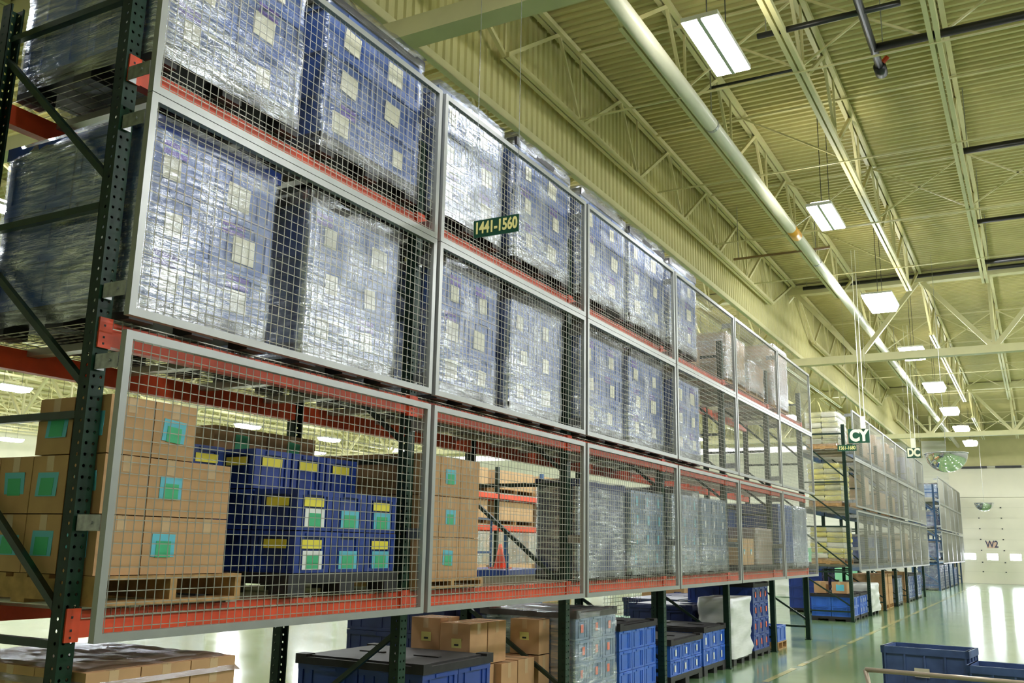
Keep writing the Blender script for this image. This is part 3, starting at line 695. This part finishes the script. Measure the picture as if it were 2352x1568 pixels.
for k, (xa, xb, ya, yb, zt) in enumerate([(-1.17, -.86, 4.0, 4.35, .635), (-.85, -.56, 4.0, 4.4, .575), (-.85, -.5, 4.42, 4.705, .575), (-.85, -.5, 4.715, 5.02, .58), (-.85, -.5, 5.10, 5.315, .58)]):
    carton(f'brown carton in the lower row of the floor stack, {ORD[k]} from the left', xa, xb, ya, yb, .13 if k < 4 else 0, zt, group='brown cartons stacked on the floor')
pal_thing('wooden pallet under the floor stack of brown cartons', -1.17, -.48, 3.98, 5.02, 0)
load('dark navy wrapped load standing on the floor behind the brown cartons', -2.6, -1.45, 5.0, 6.6, 0, ny=2, nx=2, rows=3, h=.3, tm='navy', pal=.1, cap='lid', film=None, lab=None, seed=1.7)
load('grey blue wrapped totes with orange labels on the floor below the third bay', -1.25, -.25, 5.345, 6.28, 0, ny=3, nx=2, rows=4, h=.2, tm='toteg', pal=.1, cap='greycap', film='film', lab='orange', seed=2.7)
load('bright blue totes stacked three high under a black lid on the floor', -1.25, -.25, 6.38, 7.42, 0, ny=3, nx=2, rows=3, h=.2, tm='tote3', pal=.12, cap='lid', film=None, lab=None, style=1)
load('low stack of bright blue totes with white labels and black lid, left of two', -1.25, -.25, 7.88, 9.02, 0, ny=3, nx=2, rows=2, h=.17, tm='tote3', pal=.12, cap='lid', film=None, lab='white', style=1)
load('low stack of bright blue totes with white labels and black lid, right of two', -1.25, -.25, 9.1, 10.03, 0, ny=3, nx=2, rows=2, h=.2, tm='tote3', pal=.12, cap='lid', film=None, lab='white', style=1)
t = thing('covered_pallet', 'pallet load wrapped in crumpled white plastic on the floor', 'pallet load', (-.49, 10.86, 0))
obj('pallet', pallet(.92, .48, .12, None, False), t); obj('goods', MB().box(-.2, .2, -.42, .42, .12, .84).mesh('goods', K['white']), t); obj('plastic_cover', film_mesh(.94, .46, .09, .88, K['bulk'], 4.4, .05), t)
load('navy load tucked behind the white plastic covered pallet', -1.75, -.82, 10.4, 11.34, 0, ny=2, nx=2, rows=2, h=.3, tm='navy', pal=.1, cap='navy', film=None, lab=None)
load('tall bright blue totes with orange labels stacked four high on the floor', -1.25, -.25, 11.5, 12.4, 0, ny=3, nx=2, rows=4, h=.225, tm='tote2', pal=.1, cap='lid', film=None, lab='orange', style=1)
load('single low blue tote on a wooden pallet at the end of the near rack', -1.0, -.24, 12.88, 13.45, 0, ny=2, nx=1, rows=1, h=.24, tm='tote3', pal=.12, wood=True, cap=None, film=None, lab=None, style=1)
load('low navy load behind the white covered pallet on the floor', -2.5, -1.6, 12.0, 14.6, 0, ny=3, nx=2, rows=2, h=.28, tm='navy', pal=.12, cap='navy', film=None, lab=None)
for j in range(3): carton(f'large brown carton on the floor behind the rack, {ORD[j]} from the left', -3.3, -2.45, 14.9+j*1.5, 16.35+j*1.5, .0, 1.2, 'card', 'large cartons behind the rack')
b = MB()
for i in range(15): b.tube((0, .06+i*.1, .0), (0, .06+i*.1, .62), .003, 3)
for i in range(11): b.tube((0, 0, .04+i*.056), (0, 1.5, .04+i*.056), .003, 3)
t = thing('wire_basket', 'grey wire basket with green base standing behind the blue totes', 'basket', (-1.95, 9.9, .5))
obj('wire_side', b.mesh('wire_side', K['wire']), t); obj('base', MB().box(-1, .02, -.02, 1.52, -.5, 0).mesh('base', K['mgreen']), t)
# second rack goods ------------------------------------------------------------------
x0b, x1b = -1.22, -.3
def sacks(label, y0, y1, z, rows, m1, m2, h=.115, group=None, seed=1, xr=(-1.15, -.42)):
    xa, xc = xr
    t = thing('sack_pallet', label, 'pallet load', ((xa+xc)/2, (y0+y1)/2, z), 0, group); dx, dy = xc-xa, y1-y0
    obj('pallet', pallet(dy, dx, .13, None, True), t)
    rnd = random.Random(seed)
    for k in range(rows):
        for j in range(2):
            for i in range(2):
                sx = dx/2; sy = dy/2
                b = MB().box(-sx/2+.01, sx/2-.01, -sy/2+.01, sy/2-.01, .006, h-.008).box(-sx/2+.0, sx/2, -sy/2+.0, sy/2, h*.25, h*.72)
                me = cached(('sack', round(sx, 2), round(sy, 2), h, m1 if (k+i) % 3 else m2), lambda: b.mesh('sack', K[m1 if (k+i) % 3 else m2]))
                obj('sack', me, t, (-dx/4+i*dx/2+rnd.uniform(-.012, .012), -dy/4+j*dy/2+rnd.uniform(-.012, .012), .13+k*h))
    obj('stretch_film', film_mesh(dy, dx, .08, .13+rows*h+.01, K['filmt'], seed*1.1, .015), t)
sacks('yellow sacks wrapped on a wooden pallet, top shelf of the second rack', 20.15, 21.3, 3.872, 6, 'yell2', 'cream', .125, 'yellow sack pallets', 3)
sacks('yellow sacks wrapped on a wooden pallet, middle shelf of the second rack', 20.15, 21.3, 2.545, 7, 'yell', 'yell2', .125, 'yellow sack pallets', 4)
sacks('yellow sacks wrapped on a wooden pallet, bottom shelf of the second rack', 20.15, 21.3, 1.245, 6, 'yell', 'cream', .12, 'yellow sack pallets', 5)
rr = random.Random(5)
sh = ['bottom', 'middle', 'top']
for j in range(1, 6):
    for k, z in enumerate(LV):
        if rr.random() < .25: continue
        y = 20.0+j*P+.2+rr.uniform(0, .3)
        lb = f'load behind mesh, {sh[k]} shelf, {ORD[j]} bay of the second rack'
        if rr.random() < .5: carton_block('brown carton '+lb, -1.2, -.35, y, y+rr.uniform(1.0, 1.9), z+.02, rr.choice((2, 3)), .26, 3, 2, rr.choice(('card', 'card2')), 'filmt', group='dim loads in the second rack', seed=j*3.1+k)
        else: load('blue tote '+lb, -1.2, -.35, y, y+rr.uniform(1.0, 1.9), z+.02, ny=3, nx=2, rows=rr.choice((2, 3)), h=.27, tm=rr.choice(('toteg', 'tote', 'navy')), film='filmt', lab=None, group='dim loads in the second rack', seed=j*2.1+k)
load('low blue totes with black lid on the floor at the start of the second rack', -1.2, -.32, 20.12, 21.2, 0, ny=2, nx=2, rows=2, h=.215, tm='tote3', pal=.1, cap='lid', film=None, lab=None, style=1)
load('low blue totes with white labels on the floor below the second rack', -1.2, -.32, 21.35, 22.4, 0, ny=3, nx=2, rows=2, h=.215, tm='tote3', pal=.1, cap='lid', film=None, lab='white', style=1)
carton('brown carton on the black lid at the second rack, left of two', -1.15, -.88, 20.25, 20.6, .60, .86, group='cartons on the black lid')
carton('blue labelled brown carton on the black lid at the second rack, right of two', -.75, -.42, 20.25, 20.6, .60, .86, group='cartons on the black lid', side=('teal', None, 1.6))
load('blue totes stacked behind the cartons at the start of the second rack', -2.3, -1.45, 22.8, 24.6, 0, ny=3, nx=2, rows=4, h=.27, tm='tote2', pal=.1, cap='lid', film=None, lab=None, style=1)
t = thing('covered_pallet', 'pallet load under pale crumpled plastic on the floor below the second rack', 'pallet load', (-.75, 23.4, 0))
obj('pallet', pallet(1.2, .9, .12, None, False), t); obj('goods', MB().box(-.4, .4, -.52, .52, .12, .72).mesh('goods', K['white']), t); obj('plastic_cover', film_mesh(1.22, .92, .08, .76, K['bulk'], 8.4, .06), t)
for i, (y, d, rws, tm, lab) in enumerate([(25.3, 1.0, 3, 'card', 0), (26.5, .8, 3, 'card', 0), (27.7, 1.6, 3, 'toteg', 1), (30.2, .7, 3, 'card', 0), (31.0, 1.5, 3, 'tote', 1), (33.0, 1.6, 3, 'tote', 1), (42.0, 2.0, 4, 'navy', 1), (44.4, 1.8, 4, 'navy', 1), (46.8, 1.8, 4, 'toteg', 1), (49.5, 1.6, 3, 'tote', 1)]):
    lb = f'floor load under the far racks, {ORD[i]} after the pale covered pallet'
    if tm == 'card': carton_block('brown carton '+lb, -1.2, -.35, y, y+d, 0, rws, .27, 2, 2, 'card', None, group='floor loads under the far racks')
    else: load('blue tote '+lb, -1.2, -.33, y, y+d, 0, ny=3, nx=2, rows=rws, h=.23, tm=tm, pal=.1, cap='lid', film='filmt', lab='white' if lab else None, group='floor loads under the far racks', seed=i*1.9)
for j in range(5):
    for k, z in enumerate(LV):
        if (j+k) % 3 == 2: continue
        load(f'dark wrapped load on the {sh[k]} shelf, {ORD[j]} bay of the farthest rack', -1.25, -.4, 41.6+j*P+.3, 41.6+j*P+2.1, z+.02, ny=3, nx=2, rows=2, h=.3, tm=('navy', 'toteg')[j % 2], film='filmt', lab=None, group='dim loads in the farthest rack', seed=j+k*.37)
# left background beyond the rack -------------------------------------------------------
rack('red beamed pallet rack standing farther back, seen through the second bay', 'the background rack', -8.2, 15.2, 3, K['green_f'], K['green_s'], K['green'], K['beam'], panels=False, conn=False, h=3.2) if False else None
t = thing('pallet_rack', 'small background rack with red beams and blue post seen through the second bay', 'rack', (-8.6, 16.0, 0))
for j in range(4):
    for x in (0, -1.1): obj('upright_post', boxmesh('upright_post', .09, .09, 3.5, K['green'] if j != 2 else K['bluebeam']), t, (x, j*2.5, 0))
for j in range(3):
    for z in (1.95, 2.75):
        for x in (.035, -1.135): obj('beam', boxmesh('beam', .05, 2.42, .12, K['beam'], False), t, (x, j*2.5+1.25, z))
        obj('shelf', boxmesh('shelf', 1.1, 2.4, .03, K['deckw'], False), t, (-.55, j*2.5+1.25, z+.07))
for j in range(3):
    for k, z in enumerate((.0, 2.042, 2.842)):
        carton_block(f'cartons on the background rack, {ORD[j]} bay, {["floor", "middle", "upper"][k]} level', -9.6, -8.7, 16.2+j*2.5, 17.9+j*2.5+.3, z, 2 if k else 3, .24 if k else .3, 3, 2, 'card2', None, group='cartons on the background rack', seed=j+k)
t = thing('platform_cart', 'blue steel platform cart seen through the second bay', 'cart', (-4.9, 12.1, 0), .2)
obj('platform', MB().box(-.5, .5, -1.0, 1.0, .80, 1.13).mesh('platform', K['tote2']), t)
obj('frame', MB().bar((-.45, -.9, 0), (-.45, -.9, 2.0), .04).bar((-.45, .9, 0), (-.45, .9, 2.0), .04).bar((-.45, -.9, 2), (-.45, .9, 2), .04).bar((-.45, -.9, 1.4), (-.45, .9, 1.4), .04).bar((.45, -.9, 0), (.45, -.9, 1.4), .04).bar((.45, .9, 0), (.45, .9, 1.4), .04).mesh('frame', K['bluebeam']), t)
for x in (-.45, .45):
    for y in (-.8, .8): obj('wheel', MB().tube((x-.03, y, .1), (x+.03, y, .1), .1, 14).mesh('wheel', K['black']), t)
t = thing('traffic_cone', 'orange traffic cone standing on the blue platform cart', 'cone', (-4.75, 11.9, 1.134))
obj('cone_body', MB().tube((0, 0, .02), (0, 0, .42), .11, 16, 0, True, .025).mesh('cone_body', K['orange'], True), t); obj('cone_base', boxmesh('cone_base', .3, .3, .025, K['orange']), t)
for i, (x, y, zt) in enumerate([(-15, 22, 3.3), (-15, 26, 3.6), (-15, 30, 3.2), (-17, 35, 3.5), (-13, 39, 3.4), (-17, 43, 3.5), (-24, 20, 3.3), (-24, 27, 3.6), (-26, 34, 3.4), (-22, 48, 3.4)]):
    n = 4
    t = load(f'pale wrapped pallet tower far beyond the racks, {ORD[i]}', x, x+1.3, y, y+2.6, 0, ny=3, nx=2, rows=8, h=(zt-.2)/8, tm='card2', pal=.15, wood=True, cap=None, film='film2', lab=None, group='pallet towers beyond the racks', seed=i*3.3)
t = thing('mint_cabinet', 'mint green machine cabinets standing past the end of the near rack', 'machine', (-5.2, 37.8, 0))
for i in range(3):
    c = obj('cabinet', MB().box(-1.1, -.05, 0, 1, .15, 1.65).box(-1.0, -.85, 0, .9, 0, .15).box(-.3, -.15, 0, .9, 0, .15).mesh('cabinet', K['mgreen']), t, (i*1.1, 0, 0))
    obj('opening_shade', MB().box(-.9, -.7, -.01, .0, .3, .42).box(-.45, -.25, -.01, 0, .3, .42).mesh('opening_shade', K['dark']), c)  # dark plates on the front, painted shade of openings
t = thing('covered_pallet', 'white plastic wrapped roll standing on the floor near the mint cabinets', 'pallet load', (-4.1, 30.6, 0))
obj('goods', MB().box(-.32, .32, -.32, .32, .05, 1.55).mesh('goods', K['white']), t); obj('plastic_cover', film_mesh(.7, .7, .02, 1.6, K['bulk'], 2.4, .05), t)
# ---------------------------------------------------------------- signs
def sign(label, x0, x1, y, z0, z1, s, size, m, bold, sx, hz, name='hanging_sign', wires=(0.03, .97)):
    t = thing(name, label, 'sign', ((x0+x1)/2, y, (z0+z1)/2))
    obj('board', boxmesh('board', x1-x0, .006, z1-z0, K['sign'], False), t)
    obj('lettering', text(s, size, m, bold=bold, sx=sx, ext=.002), t, (0, -.006, 0))
    if hz:
        b = MB()
        for f in wires: x = (x0+(x1-x0)*f)-(x0+x1)/2; b.tube((x, 0, (z1-z0)/2-.01), (x, 0, hz-(z0+z1)/2), .002, 4)
        obj('hanging_wire', b.mesh('hanging_wire', K['galv']), t)
    return t
sign('narrow green sign reading 1441-1560 hanging in front of the mesh', .162, .527, 2.7, 3.672, 3.80, '1441-1560', .118, K['signtxt'], .0035, .68, 8.5)
sign('large green sign reading CY hanging at the second rack', -.10, .355, 19.6, 3.93, 4.25, 'CY', .35, K['signtxt2'], .018, .85, 8.5)
sign('small green sign reading 1561-1680 below the CY sign', -.35, .06, 19.62, 3.76, 3.90, '1561-1680', .115, K['signtxt'], .0015, .74, 3.94)
t = thing('sign_hanger', 'pale suspended twin rod holding the CY sign', 'hanger', (.23, 19.6, 4.25))
obj('rod', MB().bar((-.04, 0, 0), (-.04, 0, 4.2), .014).bar((.04, 0, 0), (.04, 0, 4.2), .014).mesh('rod', K['pipe']), t); obj('clamp', MB().box(-.05, .05, -.03, .03, .0, .28).mesh('clamp', K['pipe']), t)
sign('green sign reading DC hanging farther down the aisle', .20, .59, 28.0, 4.32, 4.64, 'DC', .33, K['signtxt2'], .016, .75, 8.5)
t = thing('sign_hanger', 'pale suspended twin rod holding the DC sign', 'hanger', (.40, 28.0, 4.62))
obj('rod', MB().bar((-.06, 0, 0), (-.06, 0, 3.8), .016).bar((.06, 0, 0), (.06, 0, 3.8), .018).mesh('rod', K['pipe']), t); obj('clamp', MB().box(-.05, .05, -.03, .03, .0, .3).mesh('clamp', K['pipe']), t)
# dome mirrors
def dome(label, x, y, z, r, hz):
    t = thing('dome_mirror', label, 'mirror', (x, y, z)); b = MB(); n, m = 32, 10
    for k in range(m+1):
        a = math.pi/2*k/m
        for i in range(n): b.v.append((r*math.cos(a)*math.cos(2*math.pi*i/n), r*math.cos(a)*math.sin(2*math.pi*i/n), -r*.92*math.sin(a)))
    for k in range(m):
        for i in range(n): j = (i+1) % n; b.f.append((k*n+i, (k+1)*n+i, (k+1)*n+j, k*n+j)); b.m.append(0)
    obj('dome', b.mesh('dome', K['mirror'], True), t)
    obj('rim', MB().tube((0, 0, -.012), (0, 0, .015), r+.01, n).mesh('rim', K['galv'], True), t)
    obj('hanging_wire', MB().tube((0, 0, 0), (0, 0, hz-z), .006, 4).mesh('hanging_wire', K['galv']), t)
dome('large mirrored dome hanging over the aisle past the CY sign', 1.80, 20.9, 3.76, .455, 8.5)
dome('small distant mirrored dome hanging in front of the loading door', 1.2, 50.5, 4.02, .44, 8.5)
# floor line
b = MB(); y = -8.
while y < 53: b.quad([(.45, y, .002), (.53, y, .002), (.53, y+1.6, .002), (.45, y+1.6, .002)]); y += 1.9
tag(obj('floor_line', b.mesh('floor_line', K['yline'])), 'worn dashed yellow line painted on the floor beside the racks', 'floor line')
# tote cart in the foreground -----------------------------------------------------------
ang = math.radians(-6)
t = thing('tote_cart', 'low tubular cart carrying blue totes at the lower right', 'cart', (2.46, 3.98, 0), ang)
rl = MB().path([(.06, -.01, .1), (.06, -.01, .5), (.0, -.03, .8), (1.5, -.03, .8), (1.44, -.01, .5), (1.44, -.01, .1)], .015, 10)
obj('handle_rail', rl.mesh('handle_rail', K['cart'], True), t)
obj('platform', MB().box(0, 1.5, .02, .75, .63, .668).box(0, .04, .02, .75, .12, .63).box(1.46, 1.5, .02, .75, .12, .63).mesh('platform', K['cart']), t)
for x in (0, 1.4):
    for y in (.1, .65): obj('wheel', MB().tube((x-.02, y, .06), (x+.02, y, .06), .06, 14).mesh('wheel', K['black']), t)
def open_tote(label, x, y, z, L, W, H, lab):
    b = MB(); q = .012; m = 'tote'
    b.box(0, L, 0, W, 0, .01).box(.01, L-.01, .01, .01+q, 0, H).box(.01, L-.01, W-.01-q, W-.01, 0, H).box(.01, .01+q, .01, W-.01, 0, H).box(L-.01-q, L-.01, .01, W-.01, 0, H)
    for (a, c, d, e) in ((0, L, 0, .025), (0, L, W-.025, W), (0, .025, 0, W), (L-.025, L, 0, W)): b.box(a, c, d, e, H-.045, H)
    for i in range(5): x_ = .02+(L-.05)*i/4; b.box(x_, x_+.012, .002, .012, 0, H-.04).box(x_, x_+.012, W-.012, W-.002, 0, H-.04)
    for i in range(4): y_ = .02+(W-.05)*i/3; b.box(.002, .012, y_, y_+.012, 0, H-.04).box(L-.012, L-.002, y_, y_+.012, 0, H-.04)
    o = tag(obj('tote', b.mesh('tote', K['totew']), None, (x, y, z), ang), label, 'tote', 'open blue totes on the cart')
    if lab: obj('paper_label', MB().box(L*.38, L*.55, -.001, .003, H*.28, H*.5).mesh('paper_label', K['cream']), o)
o_ = Matrix.Rotation(ang, 3, 'Z')
def cl(a, c, z): v = o_ @ Vector((a, c, 0)); return (2.46+v.x, 3.98+v.y, z)
open_tote('open blue tote with a cream label on the cart, left and taller', *cl(.015, .32, .67), .55, .35, .255, True)
open_tote('open blue tote on the cart at the lower right corner', *cl(.572, .13, .67), .55, .35, .19, False)
